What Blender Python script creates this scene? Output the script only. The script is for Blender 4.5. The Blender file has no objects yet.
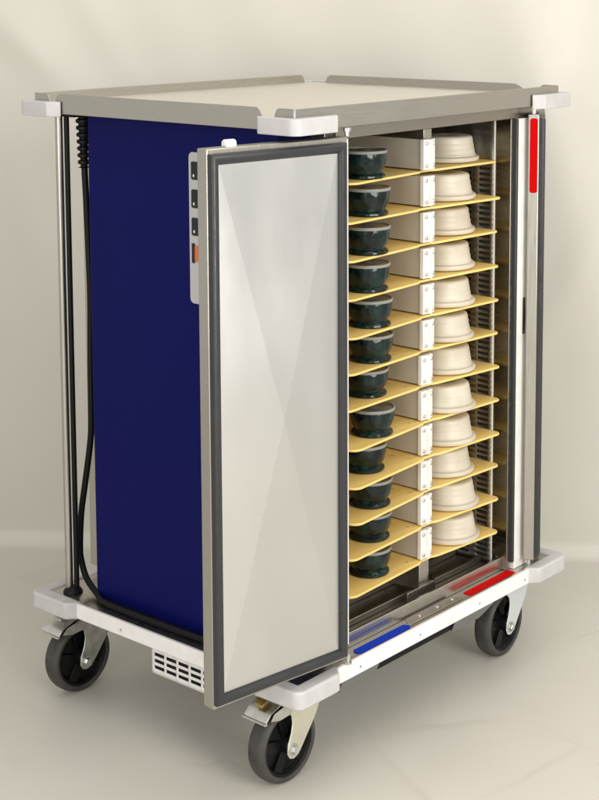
import bpy, bmesh, math, random
from mathutils import Vector, Matrix
random.seed(7)
S = bpy.context.scene
COL = S.collection
R = math.radians

# ------------------------------------------------------------------ camera
cam_d = bpy.data.cameras.new('camera'); cam = bpy.data.objects.new('camera', cam_d); COL.objects.link(cam)
cam.matrix_world = (Matrix.Translation((-2.334236, -2.085131, 1.743331)) @ Matrix.Rotation(-0.871482, 4, 'Z')
                    @ Matrix.Rotation(1.454180, 4, 'X') @ Matrix.Rotation(-0.002008, 4, 'Z'))
cam_d.sensor_fit = 'VERTICAL'; cam_d.sensor_height = 24.0; cam_d.sensor_width = 18.0
cam_d.lens = 1543.515 / 800 * 24.0
cam_d.shift_x = -41.285 / 800; cam_d.shift_y = -230.569 / 800
cam_d.clip_start = 0.05; cam_d.clip_end = 100
S.camera = cam

# ------------------------------------------------------------------ light
w = bpy.data.worlds.new('World'); S.world = w; w.use_nodes = True
w.node_tree.nodes['Background'].inputs[0].default_value = (1.0, 0.97, 0.92, 1)
w.node_tree.nodes['Background'].inputs[1].default_value = 0.74
S.view_settings.view_transform = 'Standard'; S.view_settings.look = 'None'
S.view_settings.gamma = 1; S.view_settings.use_curve_mapping = False
S.view_settings.exposure = 0.0

def area(name, loc, target, sx, sy, power, col):
    d = bpy.data.lights.new(name, 'AREA'); d.shape = 'RECTANGLE'; d.size = sx; d.size_y = sy
    d.energy = power; d.color = col
    o = bpy.data.objects.new(name, d); COL.objects.link(o)
    o.location = loc
    o.rotation_euler = (Vector(target) - Vector(loc)).to_track_quat('-Z', 'Y').to_euler()
    return o
area('softbox_key', (-0.5, -3.8, 1.9), (0.5, 0.2, 0.5), 2.0, 2.0, 128, (1.0, 0.97, 0.92))
area('softbox_overhead', (-0.1, -0.7, 3.8), (0.3, 0.2, 0.5), 2.8, 2.8, 44, (1.0, 0.97, 0.925))
area('softbox_fill', (2.6, -2.2, 2.6), (0.7, 0.1, 0.4), 1.4, 1.4, 4, (1.0, 0.97, 0.93))
area('added_fill_left', (-3.2, -0.9, 1.5), (0.3, 0.6, 0.2), 2.2, 1.8, 48, (1.0, 0.97, 0.93))  # added low fill that lightens the left floor and the shadows

# ------------------------------------------------------------------ materials
def mat(name, col, rough=0.5, metal=0.0, **k):
    m = bpy.data.materials.new(name); m.use_nodes = True
    b = m.node_tree.nodes['Principled BSDF']
    b.inputs['Base Color'].default_value = (*col, 1); b.inputs['Roughness'].default_value = rough
    b.inputs['Metallic'].default_value = metal
    for a, v in k.items(): b.inputs[a.replace('_', ' ')].default_value = v
    return m
def nodes(m): return m.node_tree.nodes, m.node_tree.links, m.node_tree.nodes['Principled BSDF']
def noise(m, scale, stretch=(1, 1, 1), detail=4, coord='Object'):
    n, l, b = nodes(m)
    tc = n.new('ShaderNodeTexCoord'); mp = n.new('ShaderNodeMapping'); mp.inputs['Scale'].default_value = stretch
    nz = n.new('ShaderNodeTexNoise'); nz.inputs['Scale'].default_value = scale; nz.inputs['Detail'].default_value = detail
    l.new(tc.outputs[coord], mp.inputs[0]); l.new(mp.outputs[0], nz.inputs['Vector'])
    return nz
def ramp(m, src, c0, c1, p0=0.35, p1=0.65, to='Base Color'):
    n, l, b = nodes(m)
    r = n.new('ShaderNodeValToRGB'); r.color_ramp.elements[0].position = p0; r.color_ramp.elements[1].position = p1
    r.color_ramp.elements[0].color = (*c0, 1); r.color_ramp.elements[1].color = (*c1, 1)
    l.new(src.outputs[0], r.inputs[0]); l.new(r.outputs[0], b.inputs[to]); return r
def rng(m, src, a, c, to='Roughness', f0=0.3, f1=0.7):
    n, l, b = nodes(m)
    r = n.new('ShaderNodeMapRange'); r.inputs[1].default_value = f0; r.inputs[2].default_value = f1
    r.inputs[3].default_value = a; r.inputs[4].default_value = c
    l.new(src.outputs[0], r.inputs[0]); l.new(r.outputs[0], b.inputs[to])
def bump(m, src, strength, dist=0.002):
    n, l, b = nodes(m)
    u = n.new('ShaderNodeBump'); u.inputs['Strength'].default_value = strength; u.inputs['Distance'].default_value = dist
    l.new(src.outputs[0], u.inputs['Height']); l.new(u.outputs[0], b.inputs['Normal'])
def steel(name, col=(0.46, 0.44, 0.395), rough=0.33, stretch=(1.5, 1.5, 60), var=0.05):
    m = mat(name, col, rough, 1.0)
    nz = noise(m, 30, tuple(v*.4 for v in stretch), 5)
    ramp(m, nz, tuple(c * (1 - var) for c in col), tuple(min(1, c * (1 + var)) for c in col), 0.3, 0.7)
    n2 = noise(m, 6, tuple(s * .5 + .5 for s in stretch), 4); rng(m, n2, rough - .07, rough + .09)
    bump(m, nz, 0.04, 0.0005)
    return m
M = {}
M['steel'] = steel('brushed_steel', stretch=(2, 2, 70))
M['steel_v'] = steel('brushed_steel_vertical', stretch=(80, 80, 2))
M['steel_top'] = steel('satin_steel_top', (0.78, 0.75, 0.68), 0.40, (2, 60, 2), 0.05)
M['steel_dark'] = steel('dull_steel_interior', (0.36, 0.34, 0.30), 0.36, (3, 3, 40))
M['header'] = steel('shaded_header_steel', (0.33, 0.31, 0.27), 0.3, (2, 70, 70))  # darker copy of the steel, shade below the fascia put into its colour
M['sill'] = steel('polished_sill', (0.54, 0.52, 0.48), 0.27, (1.5, 110, 110), .05)
M['door_panel'] = mat('satin_door_panel', (0.69, 0.69, 0.68), 0.36, 1.0)
nz = noise(M['door_panel'], 4, (1.5, 1, .6), 6); rng(M['door_panel'], nz, .27, .41)
M['zinc'] = mat('zinc_plated', (0.62, 0.62, 0.58), 0.36, 1.0)
nz = noise(M['zinc'], 45, (1, 1, 1), 4); ramp(M['zinc'], nz, (0.5, 0.5, 0.48), (0.70, 0.70, 0.66), .3, .7); rng(M['zinc'], nz, .25, .45)
M['gusset'] = mat('grey_gusset', (0.17, 0.17, 0.165), 0.4, 0.3)
M['zinc_yellow'] = mat('yellow_passivated_zinc', (0.68, 0.66, 0.52), 0.4, 0.85)
nz = noise(M['zinc_yellow'], 28, (1, 1, 1), 3); ramp(M['zinc_yellow'], nz, (0.66, 0.64, 0.50), (0.76, 0.76, 0.66), .3, .7)
M['fork_paint'] = mat('pale_grey_fork_paint', (0.60, 0.63, 0.65), 0.38, 0.25)
M['brass'] = mat('brass_tab', (0.50, 0.37, 0.13), 0.35, 1.0)
M['vent_grey'] = steel('vent_sheet', (0.40, 0.385, 0.35), 0.45, (3, 3, 40))
M['bumper'] = mat('grey_plastic_bumper', (0.50, 0.495, 0.49), 0.5)
nz = noise(M['bumper'], 30, (1, 1, 1), 6); ramp(M['bumper'], nz, (0.455, 0.45, 0.445), (0.52, 0.515, 0.51), .3, .7); bump(M['bumper'], nz, .15, .001)
M['rail'] = mat('white_plastic_rail', (0.76, 0.745, 0.74), 0.42)
nz = noise(M['rail'], 25, (1, 1, 1), 6); ramp(M['rail'], nz, (0.73, 0.715, 0.70), (0.79, 0.775, 0.77), .25, .6)
M['white'] = mat('white_plastic', (0.74, 0.73, 0.70), 0.45)
nz = noise(M['white'], 18, (1, 1, 1), 5); ramp(M['white'], nz, (0.68, 0.665, 0.63), (0.77, 0.76, 0.73), .3, .6)
M['blue'] = mat('navy_coated_panel', (0.004, 0.005, 0.08), 0.42, Specular_IOR_Level=0.08)
nz = noise(M['blue'], 60, (1, 14, 14), 5); ramp(M['blue'], nz, (0.0016, 0.0028, 0.060), (0.003, 0.0046, 0.092), .3, .7); bump(M['blue'], nz, .25, .0005)
M['gasket'] = mat('dark_rubber_gasket', (0.028, 0.029, 0.031), 0.33, Specular_IOR_Level=0.4)
nz = noise(M['gasket'], 30, (1, 1, 1), 5); rng(M['gasket'], nz, .25, .5)
M['black'] = mat('black_rubber', (0.005, 0.005, 0.0055), 0.5, Specular_IOR_Level=0.2)
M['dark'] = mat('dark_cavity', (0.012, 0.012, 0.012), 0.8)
M['black_gloss'] = mat('black_plastic_hub', (0.004, 0.004, 0.0045), 0.4, Specular_IOR_Level=0.22)
M['tyre'] = mat('grey_rubber_tyre', (0.075, 0.07, 0.066), 0.6)
nz = noise(M['tyre'], 22, (1, 1, 1), 6); ramp(M['tyre'], nz, (0.030, 0.029, 0.028), (0.070, 0.060, 0.052), .35, .75); bump(M['tyre'], nz, .2, .001)
M['red'] = mat('red_sticker', (0.50, 0.001, 0.001), 0.5, Specular_IOR_Level=0.04)
M['blue_mark'] = mat('blue_sticker', (0.003, 0.032, 0.40), 0.5, Specular_IOR_Level=0.08)
M['panel'] = mat('grey_membrane', (0.42, 0.41, 0.42), 0.45)
M['orange'] = mat('orange_key', (0.55, 0.13, 0.03), 0.4)
M['divider'] = mat('ivory_divider_plate', (0.52, 0.49, 0.42), 0.45, 0.1)
nz = noise(M['divider'], 9, (1, 1, 1), 5); ramp(M['divider'], nz, (0.46, 0.43, 0.365), (0.55, 0.52, 0.45), .3, .7)
# trays: yellow laminate with faint scuffs and a darker rub mark where the divider grips
m = M['tray'] = mat('yellow_tray_laminate', (0.74, 0.50, 0.16), 0.42)
n, l, b = nodes(m)
n1 = noise(m, 9, (1, 5, 1), 6); r1 = ramp(m, n1, (0.79, 0.55, 0.165), (0.89, 0.655, 0.23), .3, .7)
n2 = noise(m, 34, (1, 1, 1), 3); r2 = n.new('ShaderNodeValToRGB')
r2.color_ramp.elements[0].position = .60; r2.color_ramp.elements[1].position = .74
tc = n.new('ShaderNodeTexCoord'); sp = n.new('ShaderNodeSeparateXYZ'); l.new(tc.outputs['Object'], sp.inputs[0])
mr = n.new('ShaderNodeMath'); mr.operation = 'SUBTRACT'; mr.inputs[1].default_value = 0.268; l.new(sp.outputs[0], mr.inputs[0])
ma = n.new('ShaderNodeMath'); ma.operation = 'ABSOLUTE'; l.new(mr.outputs[0], ma.inputs[0])
ml = n.new('ShaderNodeMapRange'); ml.inputs[1].default_value = 0.006; ml.inputs[2].default_value = 0.028; ml.inputs[3].default_value = 1; ml.inputs[4].default_value = 0
l.new(ma.outputs[0], ml.inputs[0]); l.new(n2.outputs[0], r2.inputs[0])
mm = n.new('ShaderNodeMath'); mm.operation = 'MULTIPLY'; l.new(r2.outputs[0], mm.inputs[0]); l.new(ml.outputs[0], mm.inputs[1])
mx = n.new('ShaderNodeMix'); mx.data_type = 'RGBA'; l.new(mm.outputs[0], mx.inputs[0]); l.new(r1.outputs[0], mx.inputs[6])
mx.inputs[7].default_value = (0.22, 0.12, 0.03, 1); l.new(mx.outputs[2], b.inputs['Base Color'])
m = M['bowl'] = mat('dark_green_glaze', (0.006, 0.014, 0.013), 0.16, Specular_IOR_Level=0.38)
nz = noise(m, 45, (1, 1, 1), 4); ramp(m, nz, (0.0015, 0.005, 0.006), (0.006, 0.025, 0.022), .4, .7)
n, l, b = nodes(m)
vc = n.new('ShaderNodeTexVoronoi'); vc.feature = 'SMOOTH_F1'; vc.inputs['Scale'].default_value = 62; vc.inputs['Smoothness'].default_value = .35
tc = n.new('ShaderNodeTexCoord'); l.new(tc.outputs['Object'], vc.inputs['Vector']); bump(m, vc, .55, .003)
M['lid_rim'] = mat('lid_rim_plastic', (0.24, 0.245, 0.225), 0.3)
m = M['lid'] = mat('smoky_lid', (0.10, 0.105, 0.10), 0.28, Specular_IOR_Level=0.6)
nz = noise(m, 35, (1, 1, 1), 3); ramp(m, nz, (0.07, 0.075, 0.07), (0.14, 0.145, 0.135), .35, .7)
m = M['cover'] = mat('cream_insulated_plastic', (0.58, 0.52, 0.41), 0.42)
nz = noise(m, 14, (1, 1, 2), 6); ramp(m, nz, (0.52, 0.47, 0.375), (0.595, 0.55, 0.45), .3, .7)
# backdrop paper / floor
m = M['backdrop'] = mat('off_white_backdrop', (0.70, 0.67, 0.60), 0.42, Specular_IOR_Level=0.35)
n1 = noise(m, 1.3, (1, 1, .6), 6); r1 = ramp(m, n1, (0.54, 0.521, 0.468), (0.585, 0.566, 0.513), .3, .7)
n, l, b = nodes(m)
tcv = n.new('ShaderNodeTexCoord'); wob = n.new('ShaderNodeTexNoise'); wob.inputs['Scale'].default_value = 3.5; wob.inputs['Detail'].default_value = 8
l.new(tcv.outputs['Object'], wob.inputs['Vector'])
vm = n.new('ShaderNodeVectorMath'); vm.operation = 'MULTIPLY_ADD'; vm.inputs[1].default_value = (.11, .11, 0)
l.new(wob.outputs['Color'], vm.inputs[0]); l.new(tcv.outputs['Object'], vm.inputs[2])
vo = n.new('ShaderNodeTexVoronoi'); vo.feature = 'DISTANCE_TO_EDGE'; vo.inputs['Scale'].default_value = 2.3; l.new(vm.outputs[0], vo.inputs['Vector'])
r3 = n.new('ShaderNodeValToRGB'); r3.color_ramp.elements[0].position = 0.002; r3.color_ramp.elements[0].color = (1, 1, 1, 1)
r3.color_ramp.elements[1].position = 0.022; r3.color_ramp.elements[1].color = (0, 0, 0, 1); l.new(vo.outputs['Distance'], r3.inputs[0])
n4 = noise(m, 3.0, (1, 1, 1), 3); mk = n.new('ShaderNodeMapRange'); mk.inputs[1].default_value = .42; mk.inputs[2].default_value = .62
mk.inputs[3].default_value = 0; mk.inputs[4].default_value = .17
l.new(n4.outputs[0], mk.inputs[0])
mm = n.new('ShaderNodeMath'); mm.operation = 'MULTIPLY'; l.new(r3.outputs[0], mm.inputs[0]); l.new(mk.outputs[0], mm.inputs[1])
tc = n.new('ShaderNodeTexCoord'); sp = n.new('ShaderNodeSeparateXYZ'); l.new(tc.outputs['Object'], sp.inputs[0])
lo = n.new('ShaderNodeMath'); lo.operation = 'LESS_THAN'; lo.inputs[1].default_value = 0.02; l.new(sp.outputs[2], lo.inputs[0])
m2 = n.new('ShaderNodeMath'); m2.operation = 'MULTIPLY'; l.new(mm.outputs[0], m2.inputs[0]); l.new(lo.outputs[0], m2.inputs[1])
mx = n.new('ShaderNodeMix'); mx.data_type = 'RGBA'; l.new(m2.outputs[0], mx.inputs[0]); l.new(r1.outputs[0], mx.inputs[6])
mx.inputs[7].default_value = (0.34, 0.28, 0.20, 1); l.new(mx.outputs[2], b.inputs['Base Color'])
n5 = noise(m, 5, (1, 1, 1), 5); rng(m, n5, .32, .52)

# ------------------------------------------------------------------ mesh helpers
def new(): return bmesh.new()
def box(bm, a, c):
    x0, y0, z0 = a; x1, y1, z1 = c
    v = [bm.verts.new(p) for p in ((x0,y0,z0),(x1,y0,z0),(x1,y1,z0),(x0,y1,z0),(x0,y0,z1),(x1,y0,z1),(x1,y1,z1),(x0,y1,z1))]
    for f in ((3,2,1,0),(4,5,6,7),(0,1,5,4),(1,2,6,5),(2,3,7,6),(3,0,4,7)): bm.faces.new([v[i] for i in f])
    return bm
def prism(bm, pts, z0, z1, axis=2):
    def P(a, c, h): return {2: (a, c, h), 1: (a, h, c), 0: (h, a, c)}[axis]
    lo = [bm.verts.new(P(a, c, z0)) for a, c in pts]; hi = [bm.verts.new(P(a, c, z1)) for a, c in pts]
    k = len(pts)
    bm.faces.new(lo); bm.faces.new(hi)
    for i in range(k): bm.faces.new((lo[i], lo[(i+1) % k], hi[(i+1) % k], hi[i]))
    return bm
def rrect(x0, y0, x1, y1, r, n=6):
    out = []
    for cx, cy, a0 in ((x1-r, y0+r, -90), (x1-r, y1-r, 0), (x0+r, y1-r, 90), (x0+r, y0+r, 180)):
        for k in range(n+1):
            a = R(a0 + 90*k/n); out.append((cx + r*math.cos(a), cy + r*math.sin(a)))
    return out
def lathe(bm, prof, n=48, axis='Z', c=(0, 0, 0), cap=True):
    rings = []
    for r, h in prof:
        ring = []
        for k in range(n):
            a = 2*math.pi*k/n; p, q = r*math.cos(a), r*math.sin(a)
            co = {'Z': (p, q, h), 'Y': (p, h, q), 'X': (h, p, q)}[axis]
            ring.append(bm.verts.new((co[0]+c[0], co[1]+c[1], co[2]+c[2])))
        rings.append(ring)
    for A, B in zip(rings, rings[1:]):
        for k in range(n): bm.faces.new((A[k], A[(k+1) % n], B[(k+1) % n], B[k]))
    if not cap: return bm
    if prof[0][0] > 1e-6: bm.faces.new(rings[0])
    if prof[-1][0] > 1e-6: bm.faces.new(rings[-1])
    return bm
def tube(bm, pts, r, n=12, rs=None):
    pts = [Vector(p) for p in pts]; rings = []; up = Vector((0.13, 0.31, 0.9)).normalized()
    for i, p in enumerate(pts):
        t = (pts[min(i+1, len(pts)-1)] - pts[max(i-1, 0)]).normalized()
        a = t.cross(up)
        if a.length < .1: a = t.cross(Vector((1, 0, 0)))
        a.normalize(); c = t.cross(a); up = a.cross(t) if i else up
        rr = rs[i] if rs else r
        rings.append([bm.verts.new(p + rr*(math.cos(2*math.pi*k/n)*a + math.sin(2*math.pi*k/n)*c)) for k in range(n)])
    for A, B in zip(rings, rings[1:]):
        for k in range(n): bm.faces.new((A[k], A[(k+1) % n], B[(k+1) % n], B[k]))
    bm.faces.new(rings[0]); bm.faces.new(rings[-1]); return bm
def spline(P, m=8):
    P = [Vector(p) for p in P]; out = []
    for i in range(len(P)-1):
        p0, p1, p2, p3 = P[max(i-1, 0)], P[i], P[i+1], P[min(i+2, len(P)-1)]
        for k in range(m):
            t = k/m
            out.append(0.5*((2*p1) + (p2-p0)*t + (2*p0-5*p1+4*p2-p3)*t*t + (3*p1-p0-3*p2+p3)*t**3))
    out.append(P[-1]); return out
def holes(bm, u0, u1, v0, v1, hs, P):
    """sheet from (u0,v0) to (u1,v1) with rectangular openings hs = (ua,ub,va,vb)"""
    us = sorted({u0, u1, *[h[0] for h in hs], *[h[1] for h in hs]}); vs = sorted({v0, v1, *[h[2] for h in hs], *[h[3] for h in hs]})
    V = {}
    def g(i, j):
        if (i, j) not in V: V[i, j] = bm.verts.new(P(us[i], vs[j]))
        return V[i, j]
    for i in range(len(us)-1):
        for j in range(len(vs)-1):
            cu, cv = (us[i]+us[i+1])/2, (vs[j]+vs[j+1])/2
            if any(a < cu < c and d < cv < e for a, c, d, e in hs): continue
            bm.faces.new((g(i, j), g(i+1, j), g(i+1, j+1), g(i, j+1)))
    return bm
ORIG = {}
def obj(name, bm, m, parent=None, loc=None, rotz=0, bevel=0, smooth=True, solid=0, seg=2, kind=None):
    """loc None: the mesh is in world coordinates (top-level frame of an unrotated parent)"""
    bmesh.ops.recalc_face_normals(bm, faces=bm.faces[:])
    me = bpy.data.meshes.new(name); bm.to_mesh(me); bm.free(); me.materials.append(M[m])
    o = bpy.data.objects.new(name, me); COL.objects.link(o)
    if smooth:
        for p in me.polygons: p.use_smooth = True
        me.set_sharp_from_angle(angle=R(35))
    if parent is not None: o.parent = parent
    po = ORIG.get(parent, Vector()) if parent is not None else Vector()
    o.location = (-po) if loc is None else Vector(loc)
    ORIG[o] = Vector() if (loc is None) else Vector()
    o.rotation_euler.z = rotz
    if solid:
        s = o.modifiers.new('sheet', 'SOLIDIFY'); s.thickness = solid; s.offset = 0
    if bevel:
        s = o.modifiers.new('edge', 'BEVEL'); s.width = bevel; s.segments = seg; s.limit_method = 'ANGLE'; s.angle_limit = R(40)
        s.harden_normals = False
    if kind: o['kind'] = kind
    return o
def tag(o, label, cat, group=None):
    o['label'] = label; o['category'] = cat
    if group: o['group'] = group
    return o

# ------------------------------------------------------------------ setting: a seamless sweep of backdrop and floor
N = Vector((.81, .586, 0)).normalized(); T = Vector((-N.y, N.x, 0)); D0 = 1.52
bm = new(); rc = 0.05; prof = [(-6.0, 0)] + [(-6.0 + 7.0*k/40, 0) for k in range(1, 41)]
prof += [(D0 - rc - .3*(1-k/6), 0) for k in range(0, 7)]
prof += [(D0 - rc + rc*math.sin(R(90*k/10)), rc - rc*math.cos(R(90*k/10))) for k in range(1, 11)]
prof += [(D0, rc + (3.2 - rc)*k/110) for k in range(1, 111)]
NT = 280
FOLDS = ((1.00, 1.60, .74, .67, .015, .06, .22), (.80, 1.72, .5, .86, .012, .06, .3), (-.67, .84, -.54, .84, .016, .06, .30), (-.60, 1.35, .25, .97, .010, .08, .4), (.95, .95, .2, .98, .012, .07, .35))
def fold(t, h):   # soft creases of the hung sheet: (t, h) centre, direction, height, width, length
    f = 0
    for ct, ch, dt, dh, a, wd, ln in FOLDS:
        k = math.hypot(dt, dh); u = ((t-ct)*dt + (h-ch)*dh)/k; v = ((t-ct)*dh - (h-ch)*dt)/k
        f += a*math.exp(-(v/wd)**2 - (u/ln)**2)
    return f
def sag(t, h):   # hung paper is never quite flat
    if h < .1: return 0
    return min(1, (h-.1)/.5)*(0.016*math.sin(2.1*t + 1.2*h) + 0.011*math.sin(4.3*t - 2.4*h + 1) + .006*math.sin(9*t + 3*h) + .003*math.sin(17*t - 5*h))
rows = []
for s, h in prof:
    rows.append([bm.verts.new(N*(s - sag(-4 + 8*k/NT, h) - (fold(-4 + 8*k/NT, h) if h > .3 else 0)) + T*(-4 + 8*k/NT) + Vector((0, 0, h))) for k in range(NT+1)])
for A, B in zip(rows, rows[1:]):
    for k in range(NT): bm.faces.new((A[k], A[k+1], B[k+1], B[k]))
bd = obj('backdrop', bm, 'backdrop', kind='structure')

# ------------------------------------------------------------------ the cart
W, D, ZB, ZT = 1.0, 0.83, 0.268, 1.5
root = bpy.data.objects.new('tray_cart', None); COL.objects.link(root); root.location = (0.5, 0.41, 0)
ORIG[root] = Vector((0.5, 0.41, 0))
tag(root, 'tall steel meal tray cart on casters with navy side and both front doors open', 'cart')
def part(name, bm, m, p=root, **k): return obj(name, bm, m, p, **k)

# base: steel deck, white rails along its edges, grey corner bumpers
part('base_plate', box(new(), (0.0017, 0.0019, ZB-.034), (W-.0017, D-.0019, ZB)), 'sill')
for a, c in (((-.008, -.008, ZB-.036), (W+.008, .0015, ZB+.0012)), ((-.008, D-.0015, ZB-.036), (W+.008, D+.008, ZB+.0012)),
             ((-.008, .0017, ZB-.0355), (.0015, D-.0017, ZB+.0010)), ((W-.0015, .0017, ZB-.0355), (W+.008, D-.0017, ZB+.0010))):
    part('edge_rail', box(new(), a, c), 'rail', bevel=.002)
def bumper(corner, sx, sy, z0, z1, lx, ly, e=.03, inn=.015):
    def q(u, v): return (corner[0] + sx*u, corner[1] + sy*v)
    def arc(cx, cy, r, a0, a1, n=6): return [(cx + r*math.cos(R(a0+(a1-a0)*k/n)), cy + r*math.sin(R(a0+(a1-a0)*k/n))) for k in range(n+1)]
    r = .022
    pts = [(lx, inn), (lx, -.006), (lx-.022, -e)] + arc(-e+r, -e+r, r, 270, 180) + [(-e, ly-.022), (-.006, ly), (inn, ly), (inn, inn)]
    return part('bumper', prism(new(), [q(u, v) for u, v in pts], z0, z1), 'bumper', bevel=.005, seg=3)
for cx, sx in ((0, 1), (W, -1)):
    for cy, sy in ((0, 1), (D, -1)):
        bumper((cx, cy), sx, sy, ZB-.0375, ZB+.004, .125, .125, e=.030, inn=.006)
        bumper((cx, cy), sx, sy, ZT-.053, ZT-.018, .125, .10, e=.028, inn=-.0025)

for x in (.20, .42, .66, .86): part('rail_screw', lathe(new(), [(.0032, -.0081), (.0032, -.0088), (.0022, -.0092), (0, -.0093)], 14, 'Y', (x, 0, ZB-.020)), 'zinc')
for y in (.25, .55): part('rail_screw', lathe(new(), [(.0032, -.0081), (.0032, -.0088), (.0022, -.0092), (0, -.0093)], 14, 'X', (0, y, ZB-.020)), 'zinc')
# top: shallow steel tray roof whose rims are notched at the corners
part('top_plate', box(new(), (0.003, 0.003, ZT-.026), (W-.003, D-.003, ZT-.022)), 'steel_top')
def rim(pts, axis, h0, h1): return part('top_rim', prism(new(), pts, h0, h1, axis), 'steel', bevel=.0012)
zl, zh = ZT-.047, ZT
rim([(0, zl), (W, zl), (W, zh), (0, zh)], 1, 0, .0028)
rim([(0, zl), (W, zl), (W, ZT-.024), (W-.030, ZT-.024), (W-.036, ZT-.006), (W-.046, zh), (0, zh)], 1, D-.0028, D)
def side_pts(ya, yb): 
    n = ZT-.024
    return [(.003, zl), (D-.003, zl), (D-.003, zh), (D-.045, zh), (D-.052, zh-.004), (D-.06, n), (yb+.012, n), (yb+.003, zh-.006), (yb-.006, zh), (ya+.006, zh), (ya-.003, zh-.006), (ya-.012, n), (.06, n), (.052, zh-.004), (.045, zh), (.003, zh)]
rim(side_pts(.10, D-.085), 0, 0, .0028)
rim([(.003, zl), (D-.003, zl), (D-.003, ZT-.024), (.775, ZT-.024), (.768, zh-.006), (.756, zh), (.13, zh), (.115, zh-.005), (.085, ZT-.024), (.06, ZT-.024), (.052, zh-.004), (.045, zh), (.003, zh)], 0, W-.0028, W)
part('roof_underside', box(new(), (.012, .0302, ZT-.0470), (W-.012, D-.012, ZT-.0440)), 'dark')

# cabinet shell
part('cabinet_shell', box(box(box(new(), (.15, .05, ZB+.001), (.20, .80, ZT-.0475)), (.845, .062, ZB+.001), (.925, .80, ZT-.0475)), (.2002, .77, ZB+.001), (.8448, .80, ZT-.0475)), 'steel_v', bevel=.001)
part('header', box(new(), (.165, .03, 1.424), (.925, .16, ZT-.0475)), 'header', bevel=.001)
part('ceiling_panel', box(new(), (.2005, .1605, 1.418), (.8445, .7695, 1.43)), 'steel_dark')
part('corner_post', box(new(), (.168, .028, ZB+.02), (.204, .0495, 1.4235)), 'white', bevel=.0015)
po_ = part('corner_post', box(box(new(), (.8565, .022, ZB+.02), (.924, .0615, 1.4235)), (.857, .024, ZB+.0005), (.9235, .0610, ZB+.0198)), 'white', bevel=.0015)
obj('lock_slot', prism(new(), [(u, v) for u, v in rrect(.879, .877, .890, .972, .005)], .0205, .0225, 1), 'steel_dark', po_, loc=(0, 0, 0), bevel=.0006)
obj('lock_bolt', box(box(new(), (.8813, .019, .905), (.8878, .0203, .944)), (.8825, .0191, .890), (.8865, .0202, .899)), 'dark', po_, loc=(0, 0, 0))
# dark jamb with its rubber seal
part('door_jamb', box(new(), (.8355, .032, ZB+.001), (.8465, .0617, 1.4235)), 'steel_dark', bevel=.001)
part('jamb_seal', box(new(), (.8467, .022, ZB+.02), (.8560, .060, 1.4233)), 'gasket', bevel=.003)
# interior right wall: vent sheet, bright edge strip, polished front lining tinted brown like the mirrored trays
hs = []
ZTR = [1.316 - .0859*i for i in range(12)]
for z in ZTR:
    for k in range(5):
        a = z - .010 - .0142*(k+1)
        for ya, yb in ((.093, .127), (.150, .184), (.207, .241)):
            hs.append((ya, yb, a, a + .0078))
wp = part('vent_panel', holes(new(), .0795, .768, ZB+.01, 1.417, hs, lambda u, v: (.836, u, v)), 'vent_grey', solid=.0016)
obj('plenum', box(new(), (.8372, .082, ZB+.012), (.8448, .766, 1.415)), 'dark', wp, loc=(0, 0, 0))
part('wall_trim', box(new(), (.8305, .0765, ZB+.01), (.8362, .0792, 1.417)), 'white')
M['lining_tint'] = steel('polished_lining', (0.17, 0.15, 0.11), 0.24, (2, 2, 30), .1)  # dark brown base colour paints in the trays mirrored by polished steel
part('wall_lining', box(new(), (.8337, .033, ZB+.035), (.8353, .0762, 1.4235)), 'lining_tint')
for x, y in ((.262, .118), (.60, .145)): part('levelling_foot', lathe(new(), [(.014, ZB+.0085), (.014, ZB+.020), (.009, ZB+.0225), (.006, ZB+.030), (0, ZB+.0305)], 20, c=(x, y+.028, 0)), 'black')
# interior floor with sill, runners, centre plate
part('front_sill', box(new(), (.2005, .0455, ZB+.0005), (.8350, .052, .3025)), 'sill', bevel=.001)
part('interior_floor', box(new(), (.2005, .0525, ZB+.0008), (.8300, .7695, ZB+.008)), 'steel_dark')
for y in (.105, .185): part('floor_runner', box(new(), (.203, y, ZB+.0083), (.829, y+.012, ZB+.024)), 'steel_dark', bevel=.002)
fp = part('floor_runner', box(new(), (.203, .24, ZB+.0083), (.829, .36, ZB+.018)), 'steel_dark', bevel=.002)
pl = part('latch_plate', prism(new(), [(.405, .012), (.62, .012), (.60, .040), (.425, .040)], ZB+.0005, ZB+.004), 'steel', bevel=.0008)
for x in (.46, .53, .59): obj('screw', lathe(new(), [(.0045, ZB+.0041), (.0045, ZB+.0055), (.003, ZB+.0068), (0, ZB+.007)], 12, c=(x, .025, 0)), 'zinc', pl, loc=(0, 0, 0))
part('blue_marker', prism(new(), rrect(.212, .005, .405, .028, .010), ZB+.0004, ZB+.0016), 'blue_mark')
part('red_marker', prism(new(), rrect(.645, .008, .842, .032, .004), ZB+.0004, ZB+.0016), 'red')

# centre divider: one ivory block per tray gap with a white screwed end cap
XD0, XD1 = .528, .572
def divider(z0, z1, y0=.068):
    d = part('divider', box(new(), (XD0+.004, y0+.006, z0), (XD1-.004, .74, z1)), 'divider', bevel=.001)
    c = prism(new(), [(XD0, y0+.012), (XD0, y0+.001), (XD0+.018, y0), (XD0+.0205, y0-.006), (XD0+.027, y0-.006), (XD0+.029, y0), (XD1, y0+.001), (XD1, y0+.012)], z0-.001, z1+.001)
    obj('end_cap', c, 'white', d, loc=(0, 0, 0), bevel=.0012)
    for x in (XD0+.009, XD1-.007):
        for z in (z0+.009, z1-.009):
            obj('screw', lathe(new(), [(.0046, y0+.0004), (.0046, y0-.0022), (.003, y0-.0034), (0, y0-.0036)], 12, 'Y', (x, 0, z)), 'zinc', d, loc=(0, 0, 0))
    return d
for i, z in enumerate(ZTR): divider(z + .0065, z + .0755 if i else z + .0765, .068 if i < 6 else .072)
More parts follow.
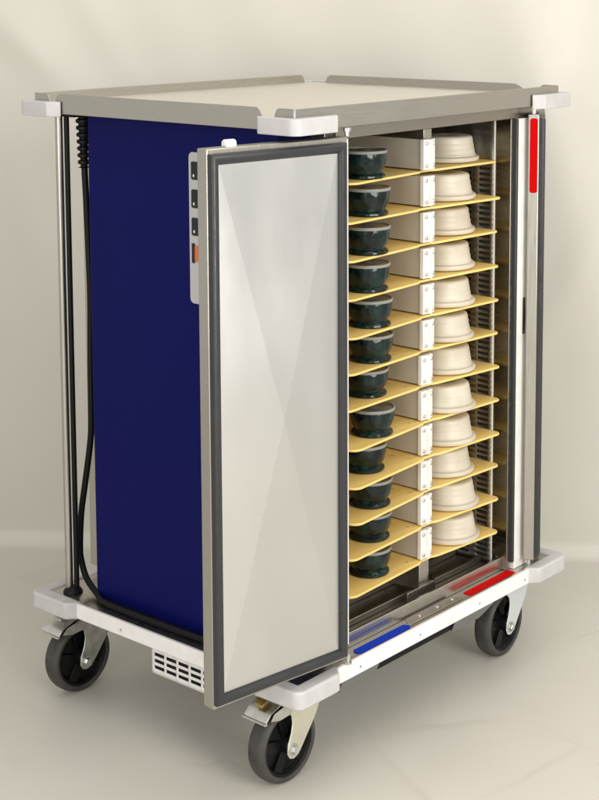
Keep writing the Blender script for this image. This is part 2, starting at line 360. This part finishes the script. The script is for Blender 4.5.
br = part('divider_bracket', box(box(new(), (.535, .075, 1.3935), (.566, .100, 1.4175)), (.545, .1005, 1.3935), (.556, .74, 1.417)), 'steel', bevel=.001)
br = part('divider_bracket', box(box(box(new(), (.531, .08, ZB+.03), (.569, .088, .368)), (.540, .0882, ZB+.0245), (.562, .74, .366)), (.480, .075, ZB+.0185), (.590, .0798, ZB+.040)), 'steel', bevel=.001)
obj('screw', lathe(new(), [(.006, .0795), (.006, .072), (0, .071)], 12, 'Y', (.579, 0, ZB+.05)), 'black', br, loc=(0, 0, 0))

# navy housing on the left side, with control panel
part('side_panel', box(new(), (.05, .09, ZB+.002), (.1498, .70, ZT-.0500)), 'blue', bevel=.004)
cp = part('control_panel', prism(new(), rrect(.255, 1.046, .358, 1.386, .012), .0465, .0499, 0), 'panel', bevel=.0008)
for (za, zb2, mm_) in ((1.325, 1.365, 'dark'), (1.262, 1.303, 'dark'), (1.200, 1.240, 'dark'), (1.142, 1.178, 'orange')):
    bt = obj('button', prism(new(), rrect(.29, za, .349 if mm_ == 'dark' else .340, zb2, .004), .0448, .0464, 0), mm_, cp, loc=(0, 0, 0))
    if mm_ == 'dark':
        obj('button_mark', box(new(), (.0441, .3385, za+.006), (.0447, .3425, za+.012)), 'white', bt, loc=(0, 0, 0))
    else:
        obj('button_frame', box(new(), (.0452, .3405, za-.004), (.0464, .350, zb2+.004)), 'dark', bt, loc=(0, 0, 0))

# rear doors shut at the back, their steel edge shows beside the navy housing
for x0, x1 in ((.152, .536), (.540, .924)):
    rd = part('rear_door', box(new(), (x0, .803, .29), (x1, .842, 1.432)), 'steel_v', bevel=.003)
    hx = .166 if x0 < .3 else .91
    obj('hinge_pin', lathe(lathe(new(), [(.008, ZB+.001), (.008, ZB+.008), (.005, ZB+.009), (.005, .2897)], 14, c=(hx, .822, 0)), [(.005, 1.4323), (.005, 1.452)], 14, c=(hx, .822, 0)), 'zinc', rd, loc=(0, 0, 0))

# push handle post at the left rear corner, cable
hp = part('push_handle', lathe(new(), [(.0092, ZB+.006), (.0092, ZT-.0475)], 24, c=(.033, .782, 0)), 'steel_v')
obj('dark_reflection_strip', lathe(new(), [(.0064, ZB+.006), (.0064, ZT-.0476)], 16, c=(.0437, .7668, 0)), 'black', hp, loc=(0, 0, 0))  # thin black rod stands in for the dark reflection along the post
obj('grommet', lathe(new(), [(.024, ZB+.0005), (.024, ZB+.003), (.020, ZB+.010), (.014, ZB+.014), (.012, ZB+.016)], 28, c=(.038, .775, 0)), 'black', hp, loc=(0, 0, 0))
pts = [(.07, .737, 1.45), (.07, .737, 1.38), (.07, .736, 1.32), (.07, .732, 1.24), (.07, .727, 1.10), (.07, .725, 1.0), (.07, .729, .84), (.07, .731, .70), (.07, .738, .638),
       (.07, .760, .534), (.07, .776, .457), (.07, .783, .371), (.07, .778, .335), (.066, .756, .300), (.052, .705, .281), (.030, .650, .278), (.026, .545, .278), (.027, .455, .278), (.029, .367, .278), (.031, .29, .278), (.031, .12, .278)]
cb = part('power_cable', tube(new(), spline(pts, 8), .0078, 14), 'black')
gl = new(); rs = []; gp = []
for k in range(41):
    z = 1.452 - .131*k/40; gp.append((.07, .737, z)); base = .0160 - .0045*k/40
    rs.append(base + (.0028 if k % 5 in (0, 1, 2) else -.0035))
obj('strain_relief', tube(gl, gp, .01, 18, rs), 'black', cb, loc=(0, 0, 0))

part('cable_bracket', box(new(), (.022, .715, 1.4445), (.094, .800, 1.4524)), 'black', bevel=.001)
# vent grille under the left edge, and the machine box behind it
gh = []
for i in range(5):
    for j in range(5):
        y1 = .496 - i*.0405; gh.append((y1-.0345, y1, .150 + j*.0158, .1592 + j*.0158))
gr = part('vent_grille', holes(new(), .298, .504, .138, .2320, gh, lambda u, v: (.048, u, v)), 'rail', solid=.003)
obj('machine_box', box(new(), (.056, .300, .140), (.40, .502, .2335)), 'dark', gr, loc=(0, 0, 0))
part('under_tray', box(box(new(), (.15, .5045, .205), (.42, .72, .2338)), (.4202, .117, .205), (.70, .60, .2338)), 'steel_dark')
# tow bar channel under the front edge with a bent steel gusset at each end
part('tow_channel', box(new(), (.20, .0505, .176), (.80, .095, .2335)), 'black', bevel=.002)
for pts_, xm in (([(.225, .2332), (.365, .2332), (.322, .177), (.19, .172)], .31), ([(.665, .2332), (.80, .2332), (.80, .19), (.735, .172), (.620, .173)], .74)):
    g = part('gusset', prism(new(), pts_, .0455, .0500, 1), 'gusset', bevel=.001)
    obj('bolt', lathe(new(), [(.006, .0454), (.006, .041), (.004, .0405)], 6, 'Y', (xm, 0, .212)), 'zinc', g, loc=(0, 0, 0))

# doors: steel shell, rubber gasket frame, cross-broken satin inner sheet; local x runs from hinge to free edge, local +y faces the cabinet when shut
def door(hinge, ang, mirror, marker, t, xa, Wd):
    z0, z1 = .291, 1.434
    s = -1 if mirror else 1
    def bx(x0, y0, za, x1, y1, zb_): return (x0, min(s*y0, s*y1), za), (x1, max(s*y0, s*y1), zb_)
    d = part('door', box(new(), *bx(xa, -t, z0, Wd, t, z1)), 'steel_v', loc=Vector((*hinge, 0)) - ORIG[root], rotz=ang, bevel=.002)
    x0, x1 = xa + .010, Wd - .0015; g = .024; y0, y1 = t + .0002, t + .016
    bm = new(); za, zb_ = z0 + .010, z1 - .010
    outer = [(x0, za), (x1, za), (x1, zb_), (x0, zb_)]; inn = [(x0+g, za+g), (x1-g, za+g), (x1-g, zb_-g), (x0+g, zb_-g)]
    def ring(ps, y): return [bm.verts.new((p, s*y, q)) for p, q in ps]
    mid = lambda f: [(a+(c-a)*f, b_+(e-b_)*f) for (a, b_), (c, e) in zip(outer, inn)]
    rg = [ring(outer, y0)] + [ring(mid(f), y0 + (y1-y0)*h) for f, h in ((.0, .55), (.06, .8), (.18, .95), (.34, 1), (.52, .98), (.68, .86), (.80, .64), (.84, .42), (.90, .40))] + [ring(inn, y0)]
    for A, B in zip(rg, rg[1:]):
        for k in range(4): bm.faces.new((A[k], A[(k+1) % 4], B[(k+1) % 4], B[k]))
    obj('gasket', bm, 'gasket', d, loc=(0, 0, 0))
    bm = new(); i0 = [(x0+g-.002, za+g-.002), (x1-g+.002, za+g-.002), (x1-g+.002, zb_-g+.002), (x0+g-.002, zb_-g+.002)]
    q = [bm.verts.new((a, s*(t+.0055), c)) for a, c in i0]; ap = bm.verts.new(((x0+x1)/2, s*(t+.0150), (za+zb_)/2))
    for k in range(4): bm.faces.new((q[k], q[(k+1) % 4], ap))
    obj('inner_panel', bm, 'door_panel', d, loc=(0, 0, 0), smooth=False)
    pin = lathe(lathe(new(), [(.009, ZB+.001), (.009, ZB+.006), (.0055, ZB+.007), (.0055, z0-.0003)], 16), [(.0055, z1+.0003), (.0055, 1.444), (.009, 1.4445), (.009, 1.4515)], 16)
    obj('hinge_pin', pin, 'zinc', d, loc=(0, 0, 0))
    obj('latch_roller', box(lathe(new(), [(.0, Wd-.082), (.006, Wd-.0815), (.0075, Wd-.079), (.0075, Wd-.056), (.006, Wd-.0535), (0, Wd-.053)], 18, 'X', (0, 0, z1+.007)), (Wd-.080, -.008, z1+.0002), (Wd-.055, .008, z1+.006)), 'white', d, loc=(0, 0, 0))
    hb = obj('handle', prism(new(), [(Wd-.10, -.5*0+ -s*(t+.0002)), (Wd-.10, -s*(t+.004)), (Wd-.05, -s*(t+.004)), (Wd-.05, -s*(t+.0002))], .80, 1.0), 'black', d, loc=(0, 0, 0), bevel=.001)
    if marker:
        y_a, y_b = -.009, .010
        mk_ = prism(new(), rrect(min(s*y_a, s*y_b), 1.238, max(s*y_a, s*y_b), 1.424, .006), xa-.0014, xa-.0002, 0)
        obj('red_marker', mk_, 'red', d, loc=(0, 0, 0))
    return d
door((.158, -.006), R(172), False, False, .016, .014, .382)
door((.897, .006), R(33), True, True, .0135, -.016, .375)

# casters
def caster(pos, brake, fork='zinc', angle=0):
    tr = -.040; az = .089
    bm = new(); box(bm, (-.055, -.045, .2235), (.055, .045, .2335))
    lathe(bm, [(.044, .2233), (.044, .212), (.036, .199)], 28)
    ty = .034
    prof = [(-.060, .197), (.046, .197), (.050, .185), (.046, .168), (.030, .138), (.006, .106), (-.014, .080), (-.026, .067), (-.040, .061), (-.053, .065), (-.060, .078), (-.058, .098), (-.048, .122), (-.044, .145), (-.047, .162), (-.058, .174), (-.072, .180), (-.076, .188)]
    for y in (-ty-.0035, ty): prism(bm, prof, y, y+.0035, 1)
    box(bm, (-.045, -ty+.0002, .1935), (.036, ty-.0002, .1985))
    c = part('caster', bm, fork, loc=Vector(pos) - ORIG[root], rotz=angle, bevel=.0015)
    obj('tyre', lathe(new(), [(.0722, -.0195), (.0735, -.0225), (.080, -.024), (.0845, -.0215), (.0875, -.016), (.089, -.007), (.089, .007), (.0875, .016), (.0845, .0215), (.080, .024), (.0735, .0225), (.0722, .0195), (.0722, -.0195)], 64, 'Y', (tr, 0, az), cap=False), 'tyre', c, loc=(0, 0, 0))
    rim_ = lathe(new(), [(.0, -.010), (.022, -.010), (.030, -.007), (.060, -.006), (.0685, -.0205), (.0728, -.0205), (.0728, .0205), (.0685, .0205), (.060, .006), (.030, .007), (.022, .010), (0, .010)], 48, 'Y', (tr, 0, az))
    for k in range(5):
        a = 2*math.pi*k/5 + .5
        for sgn in (-1, 1):
            p0 = Vector((tr + .018*math.cos(a), 0, az + .018*math.sin(a))); p1 = Vector((tr + .065*math.cos(a), 0, az + .065*math.sin(a)))
            n_ = Vector((-math.sin(a), 0, math.cos(a)))
            vs = []
            for y in (sgn*.0060, sgn*.0150):
                for p, wd in ((p0, .009), (p1, .014)):
                    for sg in (-1, 1): vs.append(rim_.verts.new(p + n_*wd*sg + Vector((0, y, 0))))
            for f in ((0,1,3,2),(4,6,7,5),(0,4,5,1),(2,3,7,6),(0,2,6,4),(1,5,7,3)): rim_.faces.new([vs[i] for i in f])
    obj('rim', rim_, 'black_gloss', c, loc=(0, 0, 0), bevel=.001)
    hb = lathe(new(), [(.020, -.0335), (.020, .0335)], 28, 'Y', (tr, 0, az))
    obj('hub', hb, 'black', c, loc=(0, 0, 0), bevel=.002)
    ax = lathe(lathe(new(), [(.014, -.0379), (.014, -.0395), (.011, -.0400)], 24, 'Y', (tr-.002, 0, az-.006)), [(.0095, -.0401), (.0095, -.045), (.008, -.0465)], 6, 'Y', (tr-.002, 0, az-.006))
    obj('axle_bolt', ax, 'zinc', c, loc=(0, 0, 0))
    if brake:
        bm = new()
        a = [(-.040, .202), (-.075, .199), (-.108, .186), (-.122, .172)]
        lo = [(x - .001, z-.0035) for x, z in a]  # sheet thickness
        prism(bm, a + lo[::-1], -.034, .034, 1)
        box(bm, (-.128, -.036, .166), (-.121, .036, .1705))
        prism(bm, [(-.042, .1985), (-.100, .186), (-.112, .172), (-.085, .165), (-.050, .168)], -.0385, -.0376, 1)
        obj('brake_pedal', bm, 'zinc', c, loc=(0, 0, 0), bevel=.0012)
        if brake == 'brass':
            b2 = prism(new(), [(-.082, .2035), (-.112, .1935), (-.114, .199), (-.100, .206), (-.086, .209)], -.012, .012, 1)
            obj('brake_tab', b2, 'brass', c, loc=(0, 0, 0), bevel=.001)
        else:
            b2 = box(new(), (-.100, -.012, .196), (-.080, .012, .202)); obj('brake_tab', b2, 'zinc', c, loc=(0, 0, 0), bevel=.001)
    return c
caster((.105, .105, 0), 'brass', 'zinc_yellow', R(-2))
caster((.110, .800, 0), 'plain', 'zinc', R(-2))
caster((.955, .110, 0), None, 'fork_paint', R(3))
caster((.94, .73, 0), None, 'fork_paint', R(0))

# ------------------------------------------------------------------ trays, bowls and covers
ORD = ['topmost', 'second', 'third', 'fourth', 'fifth', 'sixth', 'seventh', 'eighth', 'ninth', 'tenth', 'eleventh', 'lowest']
TR = [(.250, .058, .066), (.226, .056, .036), (.234, .053, .050), (.229, .052, .042), (.234, .046, .044), (.242, .060, .050), (.242, .071, .044), (.246, .047, .047), (.242, .042, .043), (.250, .046, .051), (.247, .058, .047), (.244, .057, .047)]
BO = [(0.3526, 0.1069), (0.3627, 0.1053), (0.3542, 0.0984), (0.3553, 0.0998), (0.3747, 0.1074), (0.3907, 0.1177), (0.3968, 0.1365), (0.3844, 0.1081), (0.3738, 0.1243), (0.3879, 0.1179), (0.3987, 0.1285), (0.3976, 0.1285)]
CO = [(0.7495, 0.1588), (0.6965, 0.1304), (0.7113, 0.1423), (0.7042, 0.1365), (0.6868, 0.1234), (0.688, 0.1264), (0.708, 0.1351), (0.6789, 0.1129), (0.6895, 0.1195), (0.7041, 0.1343), (0.7163, 0.1268), (0.7154, 0.1234)]
def tray_mesh():
    def arc(cx, cy, rr, a0, a1, n=8): return [(cx + rr*math.cos(R(a0+(a1-a0)*k/n)), cy + rr*math.sin(R(a0+(a1-a0)*k/n))) for k in range(n+1)]
    pts = arc(.026, .026, .026, 180, 274) + [(.270, .0165), (.281, .019), (.288, .0235), (.330, .0235), (.336, .0200), (.350, .0170), (.566, .0010)] + arc(.567, .018, .017, 272, 360)
    pts += arc(.567, .382, .018, 0, 90) + arc(.026, .374, .026, 90, 180)
    bm = prism(new(), pts, -.0028, .0028)
    return bm
bowl_prof = [(0, .002), (.036, .0015), (.040, 0), (.0468, .0006), (.0490, .0034), (.0484, .0072), (.0450, .0102), (.0418, .0130), (.0422, .0160), (.0458, .0215), (.0492, .0290), (.0512, .0380), (.0520, .0460), (.0516, .0540), (.0508, .0585), (.049, .0590), (.0475, .054), (.044, .034), (.030, .022), (0, .020)]
rim_prof = [(.0515, .0588), (.0518, .0572), (.0530, .0574), (.0540, .0598), (.0540, .0624), (.0528, .0640), (.0505, .0642), (.0496, .0632), (.0496, .0612)]
lid_prof = [(.0505, .0592), (.0505, .0608), (.047, .0622), (.044, .0618), (.030, .0624), (.014, .0630), (.010, .0655), (0, .0662)]
base_prof = [(0, .001), (.060, .001), (.064, 0), (.070, .002), (.0745, .006), (.0755, .012), (.0745, .0165), (.071, .0178), (.067, .0178)]
dome_prof = [(.0690, .0152), (.0722, .0155), (.0724, .0185), (.0705, .0205), (.0694, .0240), (.0684, .0330), (.0674, .0345), (.0672, .0360), (.0664, .0455), (.0654, .0468), (.0652, .0482), (.0643, .0560), (.0630, .0605), (.0602, .0632), (.0560, .0642), (.040, .0648), (.012, .0650), (.010, .0640), (0, .0640)]
base_prof = [(0, .001), (.062, .001), (.067, 0), (.074, .0012), (.0790, .0040), (.0808, .0090), (.0800, .0125), (.0780, .0142), (.074, .0150), (.070, .0150)]
protos = {}
for i, z in enumerate(ZTR):
    xl, yl, yr = TR[i]; rz = math.atan2(yr - yl, .585)
    if i == 0:
        t = protos['t'] = obj('tray', tray_mesh(), 'tray', bevel=.0018, seg=3)
        b_ = protos['b'] = obj('soup_bowl', lathe(new(), bowl_prof, 56), 'bowl'); l_ = protos['bl'] = obj('lid', lathe(new(), lid_prof, 56), 'lid', b_, loc=(0, 0, 0)); protos['br'] = obj('rim', lathe(new(), rim_prof, 56, cap=False), 'lid_rim', l_, loc=(0, 0, 0))
        c_ = protos['c'] = obj('plate_cover', lathe(new(), dome_prof, 64), 'cover'); protos['cb'] = obj('base', lathe(new(), base_prof, 64), 'cover', c_, loc=(0, 0, 0))
    else:
        t = protos['t'].copy(); b_ = protos['b'].copy(); c_ = protos['c'].copy()
        for o in (t, b_, c_): COL.objects.link(o)
        for k, pr in (('bl', b_), ('cb', c_)):
            o = protos[k].copy(); COL.objects.link(o); o.parent = pr
            if k == 'bl': q_ = protos['br'].copy(); COL.objects.link(q_); q_.parent = o
    t.location = (xl, yl, z); t.rotation_euler.z = rz
    b_.location = (*BO[i], z + .0029); b_.rotation_euler.z = random.uniform(0, 6)
    c_.location = (CO[i][0] - .0034, CO[i][1] + .0041, z + .0029); c_.rotation_euler.z = random.uniform(0, 6)
    w_ = ORD[i]
    tag(t, f'yellow laminate tray, {w_} of the twelve stacked in the open cart', 'tray', 'yellow trays racked in the cart')
    tag(b_, f'dark green glazed bowl with grey lid on the {w_} yellow tray', 'bowl', 'lidded bowls on the left of the trays')
    tag(c_, f'cream stepped plate cover on the right end of the {w_} yellow tray', 'plate cover', 'cream covers on the right of the trays')
